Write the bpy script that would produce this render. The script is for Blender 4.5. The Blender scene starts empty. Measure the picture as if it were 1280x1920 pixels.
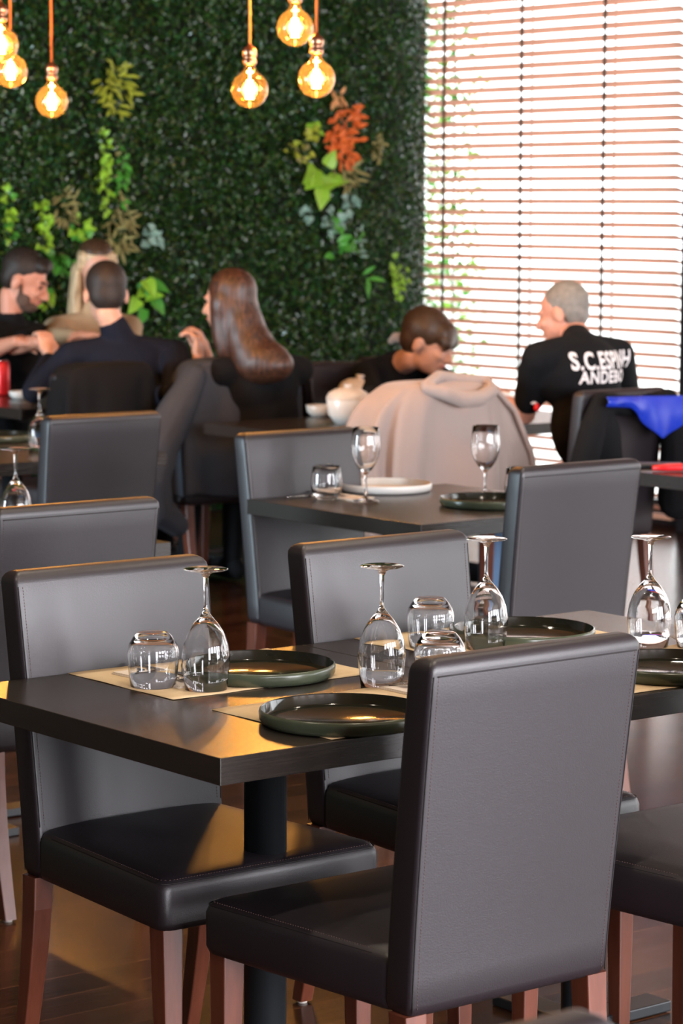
import bpy, bmesh, math, random
import numpy as np
from mathutils import Vector, Matrix, Euler
random.seed(7); RNG = np.random.default_rng(7)
sc = bpy.context.scene
col = sc.collection
R = math.radians
# ------------------------------------------------------------------ camera
F_PX, PITCH, ROLL, YAW, CAM_H = 5059.75, 6.4538, 0.2344, 38.407, 1.6057
cam_data = bpy.data.cameras.new('camera'); cam = bpy.data.objects.new('camera', cam_data); col.objects.link(cam)
cam_data.sensor_fit = 'VERTICAL'; cam_data.sensor_height = 36.0; cam_data.lens = F_PX/1920*36.0
cam.matrix_world = Matrix.Translation((0, 0, CAM_H)) @ Matrix.Rotation(R(-YAW), 4, 'Z') @ Matrix.Rotation(R(90-PITCH), 4, 'X') @ Matrix.Rotation(R(ROLL), 4, 'Z')
cam_data.dof.use_dof = True; cam_data.dof.focus_distance = 4.75; cam_data.dof.aperture_fstop = 8.0
cam_data.clip_end = 200
sc.camera = cam
# ------------------------------------------------------------------ colour management, sky, daylight
sc.view_settings.view_transform = 'Standard'; sc.view_settings.look = 'None'
sc.view_settings.gamma = 1; sc.view_settings.use_curve_mapping = False
sc.view_settings.exposure = 0.0
w = bpy.data.worlds.new('world'); sc.world = w; w.use_nodes = True
bgn = w.node_tree.nodes['Background']; bgn.inputs['Color'].default_value = (0.95, 0.98, 1.0, 1); bgn.inputs['Strength'].default_value = 7.0
def area(name, loc, rot, sx, sy, power, color):
    l = bpy.data.lights.new(name, 'AREA'); l.shape = 'RECTANGLE'; l.size = sx; l.size_y = sy; l.energy = power; l.color = color
    o = bpy.data.objects.new(name, l); o.location = loc; o.rotation_euler = rot; col.objects.link(o); return o
# daylight entering by the tall windows behind the photographer (wall_back) and on the left (wall_left)
for i, x in enumerate((0.6, 2.3, 4.0, 5.7, 7.4)):
    area('window_daylight', (x, -2.80, 1.75), (R(90), 0, 0), 1.15, 2.5, 235, (0.94, 0.93, 1.0))
for i, y in enumerate((9.7,)):
    area('window_daylight', (-2.80, y, 1.5), (R(90), 0, R(-90)), 1.2, 2.2, 850, (0.70, 0.88, 1.0))

# ------------------------------------------------------------------ sight lines (pixel -> point on a plane of the room)
def ray(px, py):
    r = R(ROLL); x = px-640; y = py-960
    X = x*math.cos(r)+y*math.sin(r); Y = -x*math.sin(r)+y*math.cos(r)
    t = R(PITCH); a = R(YAW); rt = X/F_PX; up = -Y/F_PX
    fy = math.cos(t)+up*math.sin(t); fz = -math.sin(t)+up*math.cos(t)
    return Vector((rt*math.cos(a)+fy*math.sin(a), -rt*math.sin(a)+fy*math.cos(a), fz))
def onz(px, py, z): d = ray(px, py); return d*((z-CAM_H)/d.z)+Vector((0, 0, CAM_H))
def ony(px, py, y): d = ray(px, py); return d*(y/d.y)+Vector((0, 0, CAM_H))
def onx(px, py, x): d = ray(px, py); return d*(x/d.x)+Vector((0, 0, CAM_H))
def atd(px, py, k): return ray(px, py)*k+Vector((0, 0, CAM_H))

# ------------------------------------------------------------------ materials
def new_mat(name):
    m = bpy.data.materials.new(name); m.use_nodes = True
    return m, m.node_tree.nodes, m.node_tree.links, m.node_tree.nodes['Principled BSDF']
def mat(name, c, rough=.5, metal=0, spec=.5, bump=0, bscale=200, var=0, vscale=8, trans=0, ior=1.45, coat=0, sheen=0, emis=None, estr=0, bdist=.002):
    m, N, L, b = new_mat(name)
    b.inputs['Base Color'].default_value = (*c, 1); b.inputs['Roughness'].default_value = rough
    b.inputs['Metallic'].default_value = metal; b.inputs['Specular IOR Level'].default_value = spec
    b.inputs['Transmission Weight'].default_value = trans; b.inputs['IOR'].default_value = ior
    b.inputs['Coat Weight'].default_value = coat; b.inputs['Sheen Weight'].default_value = sheen
    if emis: b.inputs['Emission Color'].default_value = (*emis, 1); b.inputs['Emission Strength'].default_value = estr
    if bump or var:
        tc = N.new('ShaderNodeTexCoord')
    if bump:
        n = N.new('ShaderNodeTexNoise'); n.inputs['Scale'].default_value = bscale; n.inputs['Detail'].default_value = 4
        L.new(tc.outputs['Object'], n.inputs['Vector'])
        bp = N.new('ShaderNodeBump'); bp.inputs['Strength'].default_value = bump; bp.inputs['Distance'].default_value = bdist
        L.new(n.outputs['Fac'], bp.inputs['Height']); L.new(bp.outputs['Normal'], b.inputs['Normal'])
    if var:
        n2 = N.new('ShaderNodeTexNoise'); n2.inputs['Scale'].default_value = vscale; n2.inputs['Detail'].default_value = 6
        L.new(tc.outputs['Object'], n2.inputs['Vector'])
        mx = N.new('ShaderNodeMix'); mx.data_type = 'RGBA'
        mx.inputs[6].default_value = (*[x*(1-var) for x in c], 1); mx.inputs[7].default_value = (*[min(1, x*(1+var)) for x in c], 1)
        L.new(n2.outputs['Fac'], mx.inputs[0]); L.new(mx.outputs[2], b.inputs['Base Color'])
    return m
M = {}
M['leather'] = mat('dark_leather', (.013, .0088, .0115), rough=.44, spec=.8, bump=.35, bscale=420, bdist=.0008)
M['thread'] = mat('leather_thread', (.09, .05, .045), rough=.8)
M['seam'] = mat('leather_seam', (.010, .007, .008), rough=.7)
M['glide'] = mat('clear_glide', (.55, .5, .45), rough=.3)
M['pole'] = mat('black_powder_coat', (.012, .014, .016), rough=.38, spec=.5)
M['glass'] = mat('clear_glass', (1, 1, 1), rough=0.0, trans=1, ior=1.47)
M['plate'] = mat('dark_green_glaze', (.014, .015, .010), rough=.10, spec=.7, var=.5, vscale=60)
M['plate_rim'] = mat('green_glaze_rim', (.060, .072, .045), rough=.25, spec=.6, var=.3, vscale=25)
M['white_plate'] = mat('cream_stoneware', (.62, .56, .50), rough=.3, var=.05)
M['ceramic'] = mat('white_ceramic', (.75, .73, .70), rough=.25)
M['kraft'] = mat('kraft_paper', (.64, .47, .275), rough=.75, bump=.1, bscale=90, var=.06, vscale=40)
M['napkin'] = mat('paper_napkin', (.74, .64, .54), rough=.85, bump=.15, bscale=120)
M['ink'] = mat('brown_ink', (.05, .04, .03), rough=.8)
M['steel'] = mat('cutlery_steel', (.55, .52, .50), rough=.22, metal=1)
M['copper'] = mat('aged_copper', (.50, .25, .15), rough=.32, metal=1, var=.2)
M['cord'] = mat('orange_fabric_cord', (.55, .17, .05), rough=.8)
M['filament'] = mat('glowing_filament', (1, .6, .2), emis=(1.0, .60, .20), estr=260)
M['skin'] = mat('skin', (.62, .33, .23), rough=.5, var=.06)
M['skin_ruddy'] = mat('skin_ruddy', (.60, .27, .18), rough=.5, var=.06)
M['lips'] = mat('lips', (.42, .12, .10), rough=.45)
M['dark_hair'] = mat('dark_brown_hair', (.018, .011, .008), rough=.6, bump=.6, bscale=120, var=.4, vscale=60)
M['brown_hair'] = mat('brown_hair', (.055, .028, .014), rough=.45, bump=.6, bscale=120, var=.5, vscale=60)
M['auburn_hair'] = mat('auburn_long_hair', (.050, .019, .010), rough=.35, bump=.8, bscale=120, var=.6, vscale=30)
M['blond_hair'] = mat('blond_hair', (.50, .36, .20), rough=.42, bump=.6, bscale=90, var=.35, vscale=30)
M['grey_hair'] = mat('grey_hair', (.20, .175, .15), rough=.6, bump=.6, bscale=140, var=.45, vscale=45)
M['beard'] = mat('stubble_beard', (.10, .055, .038), rough=.8)
M['eye'] = mat('dark_eye', (.02, .012, .01), rough=.2)
M['black_cloth'] = mat('black_cloth', (.006, .006, .007), rough=.9, bump=.3, bscale=30, spec=.2)
M['navy_cloth'] = mat('navy_cloth', (.007, .009, .018), rough=.9, bump=.3, bscale=30, spec=.2)
M['charcoal_cloth'] = mat('charcoal_cloth', (.034, .038, .048), rough=.75, bump=.3, bscale=25, spec=.3)
M['tan_cloth'] = mat('tan_cloth', (.42, .30, .18), rough=.9, bump=.4, bscale=30)
M['beige_cloth'] = mat('beige_fleece', (.33, .255, .225), rough=.9, bump=.3, bscale=40, sheen=.2)
M['denim'] = mat('denim', (.10, .17, .28), rough=.9)
M['blue_satin'] = mat('blue_satin', (.010, .035, .42), rough=.35, spec=.6)
M['white_print'] = mat('white_print', (.80, .74, .72), rough=.7)
M['red_plastic'] = mat('red_plastic', (.75, .015, .02), rough=.35)
M['red_can'] = mat('red_can_paint', (.60, .015, .02), rough=.3, metal=.3)
M['teal'] = mat('teal_plastic', (.0, .16, .20), rough=.4)
M['food'] = mat('golden_food', (.50, .27, .07), rough=.6, bump=.8, bscale=40, var=.4, vscale=30)
M['wine'] = mat('white_wine', (.85, .75, .35), rough=0, trans=1, ior=1.33)
M['tape'] = mat('ladder_cord', (.035, .028, .02), rough=.8)
M['slat'] = mat('slat_wood', (.74, .44, .32), rough=.42, var=.10, vscale=6)
M['frame'] = mat('dark_window_frame', (.015, .014, .018), rough=.5)
M['wallpaint'] = mat('dark_wall_paint', (.06, .05, .045), rough=.8)
M['wallgreen'] = mat('dark_panel_backing', (.008, .014, .006), rough=.9)
M['pave'] = mat('pale_paving', (.55, .54, .52), rough=.9, var=.1)
def glass_pane():
    m, N, L, b = new_mat('window_glass'); N.remove(b)
    g = N.new('ShaderNodeBsdfGlossy'); g.inputs['Roughness'].default_value = 0
    t = N.new('ShaderNodeBsdfTransparent'); f = N.new('ShaderNodeFresnel'); f.inputs['IOR'].default_value = 1.3
    x = N.new('ShaderNodeMixShader'); L.new(f.outputs[0], x.inputs[0]); L.new(t.outputs[0], x.inputs[1]); L.new(g.outputs[0], x.inputs[2])
    L.new(x.outputs[0], N['Material Output'].inputs['Surface']); return m
M['pane'] = glass_pane()
def bulb_glass():
    m, N, L, b = new_mat('amber_bulb_glass'); N.remove(b)
    g = N.new('ShaderNodeBsdfGlossy'); g.inputs['Roughness'].default_value = 0.03
    t = N.new('ShaderNodeBsdfTransparent'); t.inputs['Color'].default_value = (1.0, .74, .38, 1)
    d = N.new('ShaderNodeBsdfTranslucent'); d.inputs['Color'].default_value = (1.0, .62, .22, 1)
    f = N.new('ShaderNodeFresnel'); f.inputs['IOR'].default_value = 1.5
    x = N.new('ShaderNodeMixShader'); L.new(f.outputs[0], x.inputs[0]); L.new(t.outputs[0], x.inputs[1]); L.new(g.outputs[0], x.inputs[2])
    y = N.new('ShaderNodeMixShader'); y.inputs[0].default_value = .010; L.new(x.outputs[0], y.inputs[1]); L.new(d.outputs[0], y.inputs[2])
    L.new(y.outputs[0], N['Material Output'].inputs['Surface']); return m
M['bulb'] = bulb_glass()
def wood(name, c1, c2, rough, axis_scale, bump=.05, spec=.5):
    m, N, L, b = new_mat(name); tc = N.new('ShaderNodeTexCoord'); mp = N.new('ShaderNodeMapping'); mp.inputs['Scale'].default_value = axis_scale
    n = N.new('ShaderNodeTexNoise'); n.inputs['Scale'].default_value = 6; n.inputs['Detail'].default_value = 8; n.inputs['Roughness'].default_value = .65
    r = N.new('ShaderNodeValToRGB'); r.color_ramp.elements[0].position = .3; r.color_ramp.elements[1].position = .72
    r.color_ramp.elements[0].color = (*c1, 1); r.color_ramp.elements[1].color = (*c2, 1)
    L.new(tc.outputs['Object'], mp.inputs[0]); L.new(mp.outputs[0], n.inputs['Vector']); L.new(n.outputs['Fac'], r.inputs[0]); L.new(r.outputs[0], b.inputs['Base Color'])
    bp = N.new('ShaderNodeBump'); bp.inputs['Strength'].default_value = bump; bp.inputs['Distance'].default_value = .001
    L.new(n.outputs['Fac'], bp.inputs['Height']); L.new(bp.outputs[0], b.inputs['Normal'])
    b.inputs['Roughness'].default_value = rough; b.inputs['Specular IOR Level'].default_value = spec; return m
M['legwood'] = wood('red_brown_wood', (.085, .022, .011), (.15, .042, .022), .30, (8, 8, 1))
M['table'] = wood('dark_table_laminate', (.017, .013, .011), (.030, .023, .019), .27, (1.5, 1.5, 55), bump=.05, spec=.6)
M['ceilwood'] = wood('warm_ceiling_wood', (.12, .055, .022), (.20, .10, .045), .5, (1, 8, 1))
def floor_mat():
    m, N, L, b = new_mat('floor_boards'); tc = N.new('ShaderNodeTexCoord')
    br = N.new('ShaderNodeTexBrick'); br.inputs['Scale'].default_value = 1; br.inputs['Brick Width'].default_value = 2.3; br.inputs['Row Height'].default_value = .12
    br.inputs['Mortar Size'].default_value = .003; br.inputs['Color1'].default_value = (.026, .009, .004, 1); br.inputs['Color2'].default_value = (.065, .024, .010, 1)
    br.inputs['Mortar'].default_value = (.12, .045, .018, 1); br.inputs['Bias'].default_value = 0; br.offset = .37
    L.new(tc.outputs['Object'], br.inputs['Vector'])
    mp = N.new('ShaderNodeMapping'); mp.inputs['Scale'].default_value = (1.2, 14, 1); L.new(tc.outputs['Object'], mp.inputs[0])
    n = N.new('ShaderNodeTexNoise'); n.inputs['Scale'].default_value = 5; n.inputs['Detail'].default_value = 8; L.new(mp.outputs[0], n.inputs['Vector'])
    mx = N.new('ShaderNodeMix'); mx.data_type = 'RGBA'; mx.blend_type = 'MULTIPLY'; mx.inputs[0].default_value = .7
    r = N.new('ShaderNodeValToRGB'); r.color_ramp.elements[0].position = .3; r.color_ramp.elements[0].color = (.35, .35, .35, 1); r.color_ramp.elements[1].position = .7; r.color_ramp.elements[1].color = (1.3, 1.3, 1.3, 1)
    L.new(n.outputs['Fac'], r.inputs[0]); L.new(br.outputs['Color'], mx.inputs[6]); L.new(r.outputs[0], mx.inputs[7]); L.new(mx.outputs[2], b.inputs['Base Color'])
    bp = N.new('ShaderNodeBump'); bp.inputs['Strength'].default_value = .25; bp.inputs['Distance'].default_value = .001
    L.new(n.outputs['Fac'], bp.inputs['Height']); L.new(bp.outputs[0], b.inputs['Normal'])
    b.inputs['Roughness'].default_value = .20; b.inputs['Specular IOR Level'].default_value = .35; return m
M['floor'] = floor_mat()
def hairmat(name, c1, c2, rough):
    m, N, L, b = new_mat(name); tc = N.new('ShaderNodeTexCoord'); mp = N.new('ShaderNodeMapping'); mp.inputs['Scale'].default_value = (90, 90, 5); mp.inputs['Rotation'].default_value = (R(-12), 0, 0)
    n = N.new('ShaderNodeTexNoise'); n.inputs['Scale'].default_value = 1.2; n.inputs['Detail'].default_value = 5
    r = N.new('ShaderNodeValToRGB'); r.color_ramp.elements[0].position = .35; r.color_ramp.elements[1].position = .68
    r.color_ramp.elements[0].color = (*c1, 1); r.color_ramp.elements[1].color = (*c2, 1)
    L.new(tc.outputs['Object'], mp.inputs[0]); L.new(mp.outputs[0], n.inputs['Vector']); L.new(n.outputs['Fac'], r.inputs[0]); L.new(r.outputs[0], b.inputs['Base Color'])
    bp = N.new('ShaderNodeBump'); bp.inputs['Strength'].default_value = .9; bp.inputs['Distance'].default_value = .004
    L.new(n.outputs['Fac'], bp.inputs['Height']); L.new(bp.outputs[0], b.inputs['Normal']); b.inputs['Roughness'].default_value = rough; return m
M['auburn_hair'] = hairmat('auburn_long_hair', (.013, .005, .003), (.085, .032, .016), .42)
M['blond_hair'] = hairmat('fair_long_hair', (.30, .20, .10), (.68, .52, .32), .45)
def leafmat(name, c, rough=.35, tl=.0):
    m = mat(name, c, rough=rough, spec=.42, var=.35, vscale=9)
    return m

# ------------------------------------------------------------------ mesh helpers
class MB:
    def __init__(s): s.v = []; s.f = []; s.mi = []
    def add(s, v, f, mi=0):
        o = len(s.v); s.v += [tuple(p) for p in v]; s.f += [tuple(i+o for i in q) for q in f]; s.mi += [mi]*len(f); return s
    def box(s, x0, x1, y0, y1, z0, z1, mi=0):
        v = [(x, y, z) for z in (z0, z1) for y in (y0, y1) for x in (x0, x1)]
        return s.add(v, [(0, 2, 3, 1), (4, 5, 7, 6), (0, 1, 5, 4), (2, 6, 7, 3), (0, 4, 6, 2), (1, 3, 7, 5)], mi)
    def lathe(s, prof, n=32, cx=0, cy=0, cz=0, mi=0):
        v = []; f = []; k = len(prof)
        for i in range(n):
            a = 2*math.pi*i/n
            for r, z in prof: v.append((cx+r*math.cos(a), cy+r*math.sin(a), cz+z))
        for i in range(n):
            j = (i+1) % n
            for q in range(k-1): f.append((i*k+q, j*k+q, j*k+q+1, i*k+q+1))
        return s.add(v, f, mi)
    def tube(s, pts, rad, n=8, mi=0, cap=True, flat=1.0):
        pts = [Vector(p) for p in pts]; k = len(pts)
        if not isinstance(rad, (list, tuple)): rad = [rad]*k
        v = []; f = []; up = Vector((0, 0, 1))
        for i, p in enumerate(pts):
            t = (pts[min(i+1, k-1)]-pts[max(i-1, 0)]).normalized()
            a = t.cross(up)
            if a.length < .05: a = t.cross(Vector((0, 1, 0)))
            a.normalize(); b = a.cross(t).normalized()
            for j in range(n):
                an = 2*math.pi*j/n; v.append(p+a*math.cos(an)*rad[i]+b*math.sin(an)*rad[i]*flat)
        for i in range(k-1):
            for j in range(n):
                q = (j+1) % n; f.append((i*n+j, i*n+q, (i+1)*n+q, (i+1)*n+j))
        if cap: f.append(tuple(range(n))[::-1]); f.append(tuple((k-1)*n+j for j in range(n)))
        return s.add(v, f, mi)
    def rings(s, rings, cap0=True, cap1=True, mi=0):
        n = len(rings[0]); v = [p for r in rings for p in r]; f = []
        for i in range(len(rings)-1):
            for j in range(n):
                q = (j+1) % n; f.append((i*n+j, i*n+q, (i+1)*n+q, (i+1)*n+j))
        if cap0: f.append(tuple(range(n))[::-1])
        if cap1: f.append(tuple((len(rings)-1)*n+j for j in range(n)))
        return s.add(v, f, mi)
    def ell(s, c, r, rot=None, seg=16, mi=0):
        c = Vector(c); v = []; f = []; ks = seg//2
        Rm = rot if rot is not None else Matrix.Identity(3)
        for i in range(ks+1):
            th = math.pi*i/ks
            for j in range(seg):
                ph = 2*math.pi*j/seg
                v.append(c+Rm @ Vector((r[0]*math.sin(th)*math.cos(ph), r[1]*math.sin(th)*math.sin(ph), r[2]*math.cos(th))))
        for i in range(ks):
            for j in range(seg):
                q = (j+1) % seg; f.append((i*seg+j, (i+1)*seg+j, (i+1)*seg+q, i*seg+q))
        return s.add(v, f, mi)
    def cap(s, a, b, ra, rb):
        a = Vector(a); b = Vector(b)
        s.tube([a, a.lerp(b, .5), b], [ra, (ra+rb)/2, rb], n=12); s.ell(a, (ra,)*3, seg=12); s.ell(b, (rb,)*3, seg=12); return s
    def chain(s, pts, rads):
        for i in range(len(pts)-1): s.cap(pts[i], pts[i+1], rads[i], rads[i+1])
        return s
    def xf(s, m): s.v = [tuple(m @ Vector(p)) for p in s.v]; return s
    def build(s, name, mats, parent=None, smooth=True, remesh=0, bevel=0, solid=0, sub=0, sm=0, weld=False):
        me = bpy.data.meshes.new(name); me.from_pydata(s.v, [], s.f)
        if weld:
            bm = bmesh.new(); bm.from_mesh(me); bmesh.ops.remove_doubles(bm, verts=bm.verts, dist=1e-5); bmesh.ops.recalc_face_normals(bm, faces=bm.faces); bm.to_mesh(me); bm.free()
        ms = mats if isinstance(mats, (list, tuple)) else [mats]
        for m in ms: me.materials.append(m)
        if len(ms) > 1: me.polygons.foreach_set('material_index', s.mi)
        if smooth: me.polygons.foreach_set('use_smooth', [True]*len(me.polygons))
        me.update(); o = bpy.data.objects.new(name, me); col.objects.link(o); o.parent = parent
        if remesh:
            r = o.modifiers.new('remesh', 'REMESH'); r.mode = 'VOXEL'; r.voxel_size = remesh; r.use_smooth_shade = True
            q = o.modifiers.new('smooth', 'SMOOTH'); q.factor = .6; q.iterations = sm or 4
        if solid: q = o.modifiers.new('solid', 'SOLIDIFY'); q.thickness = solid; q.offset = 0
        if bevel: q = o.modifiers.new('bevel', 'BEVEL'); q.width = bevel; q.segments = 2; q.limit_method = 'ANGLE'
        if sub: q = o.modifiers.new('sub', 'SUBSURF'); q.levels = sub; q.render_levels = sub
        return o
def tag(o, label=None, cat=None, group=None, kind=None):
    for k, v in (('label', label), ('category', cat), ('group', group), ('kind', kind)):
        if v: o[k] = v
    return o
def empty(name, loc=(0, 0, 0), rz=0):
    o = bpy.data.objects.new(name, None); o.empty_display_size = .05; o.location = loc; o.rotation_euler = (0, 0, rz); col.objects.link(o); return o
def copy_tree(o, parent=None):
    c = o.copy(); col.objects.link(c); c.parent = parent
    for ch in list(o.children): copy_tree(ch, c)
    return c
def rrect(x0, x1, y0, y1, r, z, k=4, taper=0):
    # rounded rectangle; taper widens the +y side
    pts = []
    for cx, cy, a0 in ((x1-r, y0+r, -90), (x1-r, y1-r, 0), (x0+r, y1-r, 90), (x0+r, y0+r, 180)):
        for i in range(k+1):
            a = R(a0+90*i/k); x = cx+r*math.cos(a); y = cy+r*math.sin(a)
            t = (y-y0)/max(1e-6, y1-y0); xm = (x0+x1)/2; x += (1 if x > xm else -1)*taper*(t-.5)
            pts.append((x, y, z))
    return pts
def struct(o, kind='structure'): o['kind'] = kind; return o

# ------------------------------------------------------------------ the room
XL, XW, YB, YF, ZC = -3.0, 9.70, -3.0, 11.60, 3.10
struct(MB().box(XL-.2, XW+.35, YB-.2, YF+1.0, -.1, 0).build('floor', M['floor'], smooth=False))
struct(MB().box(XL-.2, XW+.35, YB-.2, YF+1.0, ZC, ZC+.1).build('ceiling', M['ceilwood'], smooth=False))
struct(MB().box(XL, XW+.08, YF, YF+.2, 0, ZC).build('wall_far', M['wallgreen'], smooth=False))
def pierced(name, axis, pos, a0, a1, openings, z0, z1, th, m):
    b = MB(); e = [a0]
    for o0, o1 in openings: e += [o0, o1]
    e.append(a1)
    def bx(p, q, zz0, zz1):
        if axis == 'x': b.box(pos, pos+th, p, q, zz0, zz1)
        else: b.box(p, q, pos, pos+th, zz0, zz1)
    for i in range(0, len(e), 2): bx(e[i], e[i+1], 0, ZC)
    for o0, o1 in openings: bx(o0, o1, 0, z0); bx(o0, o1, z1, ZC)
    return struct(b.build(name, m, smooth=False))
pierced('wall_back', 'y', YB-.15, XL, XW, [(x-.6, x+.6) for x in (.6, 2.3, 4.0, 5.7, 7.4)], .4, 3.02, .15, M['wallpaint'])
pierced('wall_left', 'x', XL-.15, YB, YF, [(y-.62, y+.62) for y in (9.7,)], .4, 2.65, .15, M['wallpaint'])
struct(MB().box(-.15, .05, 4.6, 7.9, 0, ZC).build('wall_light_blocker', M['wallpaint'], smooth=False))  # unseen wall added to keep left window light off the front table
# window wall on the right: lintel, sill and dark posts, glass between
ZL = 2.98
wr = MB().box(XW+.10, XW+.25, YB, YF+.8, ZL, ZC).box(XW+.10, XW+.25, YB, YF+.8, 0, .06)
struct(wr.build('wall_right', M['frame'], smooth=False))
posts = [12.3, 9.47, 7.45, 5.43, 3.41, 1.39, -.63, -2.65]
for i in range(len(posts)-1):
    y1, y0 = posts[i], posts[i+1]
    wn = struct(MB().box(XW+.12, XW+.18, y1-.05, y1+.05, .06, ZL).box(XW+.12, XW+.18, y0+.05, y1-.05, ZL-.06, ZL).box(XW+.12, XW+.18, y0+.05, y1-.05, .06, .12).build('window_%d' % (i+1), M['frame'], smooth=False))
    MB().box(XW+.145, XW+.150, y0+.05, y1-.05, .12, ZL-.06).build('window_pane', M['pane'], wn, smooth=False)
struct(MB().box(XW-.06, XW+.12, 9.36, 9.465, 0, ZC).build('trim_1', M['frame'], smooth=False))
# outside: paving, hedge
MB_out = MB().box(XW+.4, 60, -30, 60, -.25, -.15)
struct(MB_out.build('ground', M['pave'], smooth=False))

# blinds
SP, SW, TILT = .0592, .070, R(23)
def blind(y0, y1, label):
    root = empty('venetian_blind', (XW, (y0+y1)/2, 0)); tag(root, label, 'blind', 'wooden blinds along the window wall')
    b = MB(); h = (y1-y0)/2; z = .10
    dx, dz = SW/2*math.cos(TILT), SW/2*math.sin(TILT)
    while z < ZL-.06:
        # room edge high, outer edge low, slightly cupped
        P = [(-dx, dz), (0, .0035), (dx, -dz), (dx, -dz-.0028), (0, .0007), (-dx, dz-.0028)]
        b.rings([[(x, -h, z+q) for x, q in P], [(x, h, z+q) for x, q in P]]); z += SP
    b.build('slats', M['slat'], root, smooth=False)
    MB().box(-.03, .03, -h, h, ZL-.06, ZL-.01).build('head_rail', M['slat'], root, smooth=False)
    MB().box(-.03, .03, -h, h, .045, .065).build('bottom_rail', M['slat'], root, smooth=False)
    return root, h
lad = [onx(829, 500, XW-.04).y, onx(973, 500, XW-.04).y, onx(1127, 500, XW-.04).y]
broot, bh = blind(9.53, 11.50, 'wooden slatted blind beside the green wall, behind the two diners')
yc = (9.53+11.50)/2
for y in lad:
    lc = MB().box(-.041, -.037, y-yc-.010, y-yc+.010, .06, ZL-.03).build('ladder_cord', M['tape'], broot, smooth=False)
    MB().box(.036, .038, y-yc-.007, y-yc+.007, .06, ZL-.03).build('rear_cord', M['tape'], lc, smooth=False)
MB().tube([(-.05, lad[0]-yc-.03, ZL-.05), (-.05, lad[0]-yc-.03, 1.35)], .002, n=6).build('pull_cord', M['cord'], broot)
for i in range(1, 4):
    br2, h2 = blind(posts[i+1]+.06, posts[i]-.06, ('second', 'third', 'fourth')[i-1]+' wooden blind along the window wall counted from the green wall')
    for y in (-.6, 0, .6): MB().box(-.041, -.037, y-.005, y+.005, .06, ZL-.03).build('ladder_cord', M['tape'], br2, smooth=False)

# ------------------------------------------------------------------ green wall
GREENS = [leafmat('leaf_deep_green', (.010, .034, .006), .22), leafmat('leaf_mid_green', (.026, .080, .014), .22), leafmat('leaf_olive_green', (.040, .066, .010), .25), leafmat('leaf_cool_green', (.018, .070, .026), .18)]
def leaf_cloud(P, Nn, size, asp=.55, jit=.9):
    # P (n,3) centres, each a folded diamond leaf facing roughly Nn with jitter; returns verts, faces
    n = len(P); d = RNG.normal(size=(n, 3)); nrm = np.array(Nn)+jit*d; nrm /= np.linalg.norm(nrm, axis=1)[:, None]
    t = RNG.normal(size=(n, 3)); t -= (t*nrm).sum(1)[:, None]*nrm; t /= np.linalg.norm(t, axis=1)[:, None]
    b = np.cross(nrm, t); s = size*(.7+.6*RNG.random(n))[:, None]
    fold = nrm*s*.18
    V = np.stack([P-t*s, P-b*s*asp+fold, P+t*s, P+b*s*asp+fold], 1).reshape(-1, 3)
    i = np.arange(n)*4
    Fc = np.stack([np.stack([i, i+1, i+2], 1), np.stack([i, i+2, i+3], 1)], 1).reshape(-1, 3)
    return V, Fc
def np_mesh(name, V, Fc, mats, mi, parent=None):
    me = bpy.data.meshes.new(name); me.vertices.add(len(V)); me.vertices.foreach_set('co', V.ravel())
    me.loops.add(Fc.size); me.loops.foreach_set('vertex_index', Fc.ravel().astype(np.int32))
    me.polygons.add(len(Fc)); me.polygons.foreach_set('loop_start', np.arange(len(Fc), dtype=np.int32)*3)
    for m in mats: me.materials.append(m)
    me.polygons.foreach_set('material_index', mi.astype(np.int32)); me.update(calc_edges=True); me.validate()
    o = bpy.data.objects.new(name, me); col.objects.link(o); o.parent = parent; return o
NL = 90000
xs = 5.6+(9.62-5.6)*RNG.random(NL); zs = .02+3.06*RNG.random(NL)
lump = .035*np.sin(xs*3.1+1)*np.sin(zs*2.7)+.03*np.sin(xs*8.3+zs*5)*np.sin(zs*9.1)+.05*(xs < 7.66)
depth = RNG.random(NL)**.7
ys = YF-.005-(.06+.06*depth+np.clip(lump, -.03, .08))*1.0
Pp = np.stack([xs, ys, zs], 1)
V, Fc = leaf_cloud(Pp, (0, -1, .25), .0145)
mi = RNG.choice(4, NL, p=[.38, .3, .17, .15]).repeat(2)
tag(np_mesh('boxwood_foliage', V, Fc, GREENS, mi), 'dense small-leaved green foliage covering the far wall', 'foliage', kind='stuff')
# edge leaves spilling over the blind side
NE = 2600; ze = .02+3.05*RNG.random(NE)
Pe = np.stack([9.60+.06*RNG.random(NE), YF-.02-.16*RNG.random(NE), ze], 1)
V, Fc = leaf_cloud(Pe, (.6, -1, .2), .014)
tag(np_mesh('foliage_edge', V, Fc, GREENS, RNG.choice(4, NE).repeat(2)), 'loose sprigs along the right edge of the green wall beside the blind', 'foliage', kind='stuff')

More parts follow.
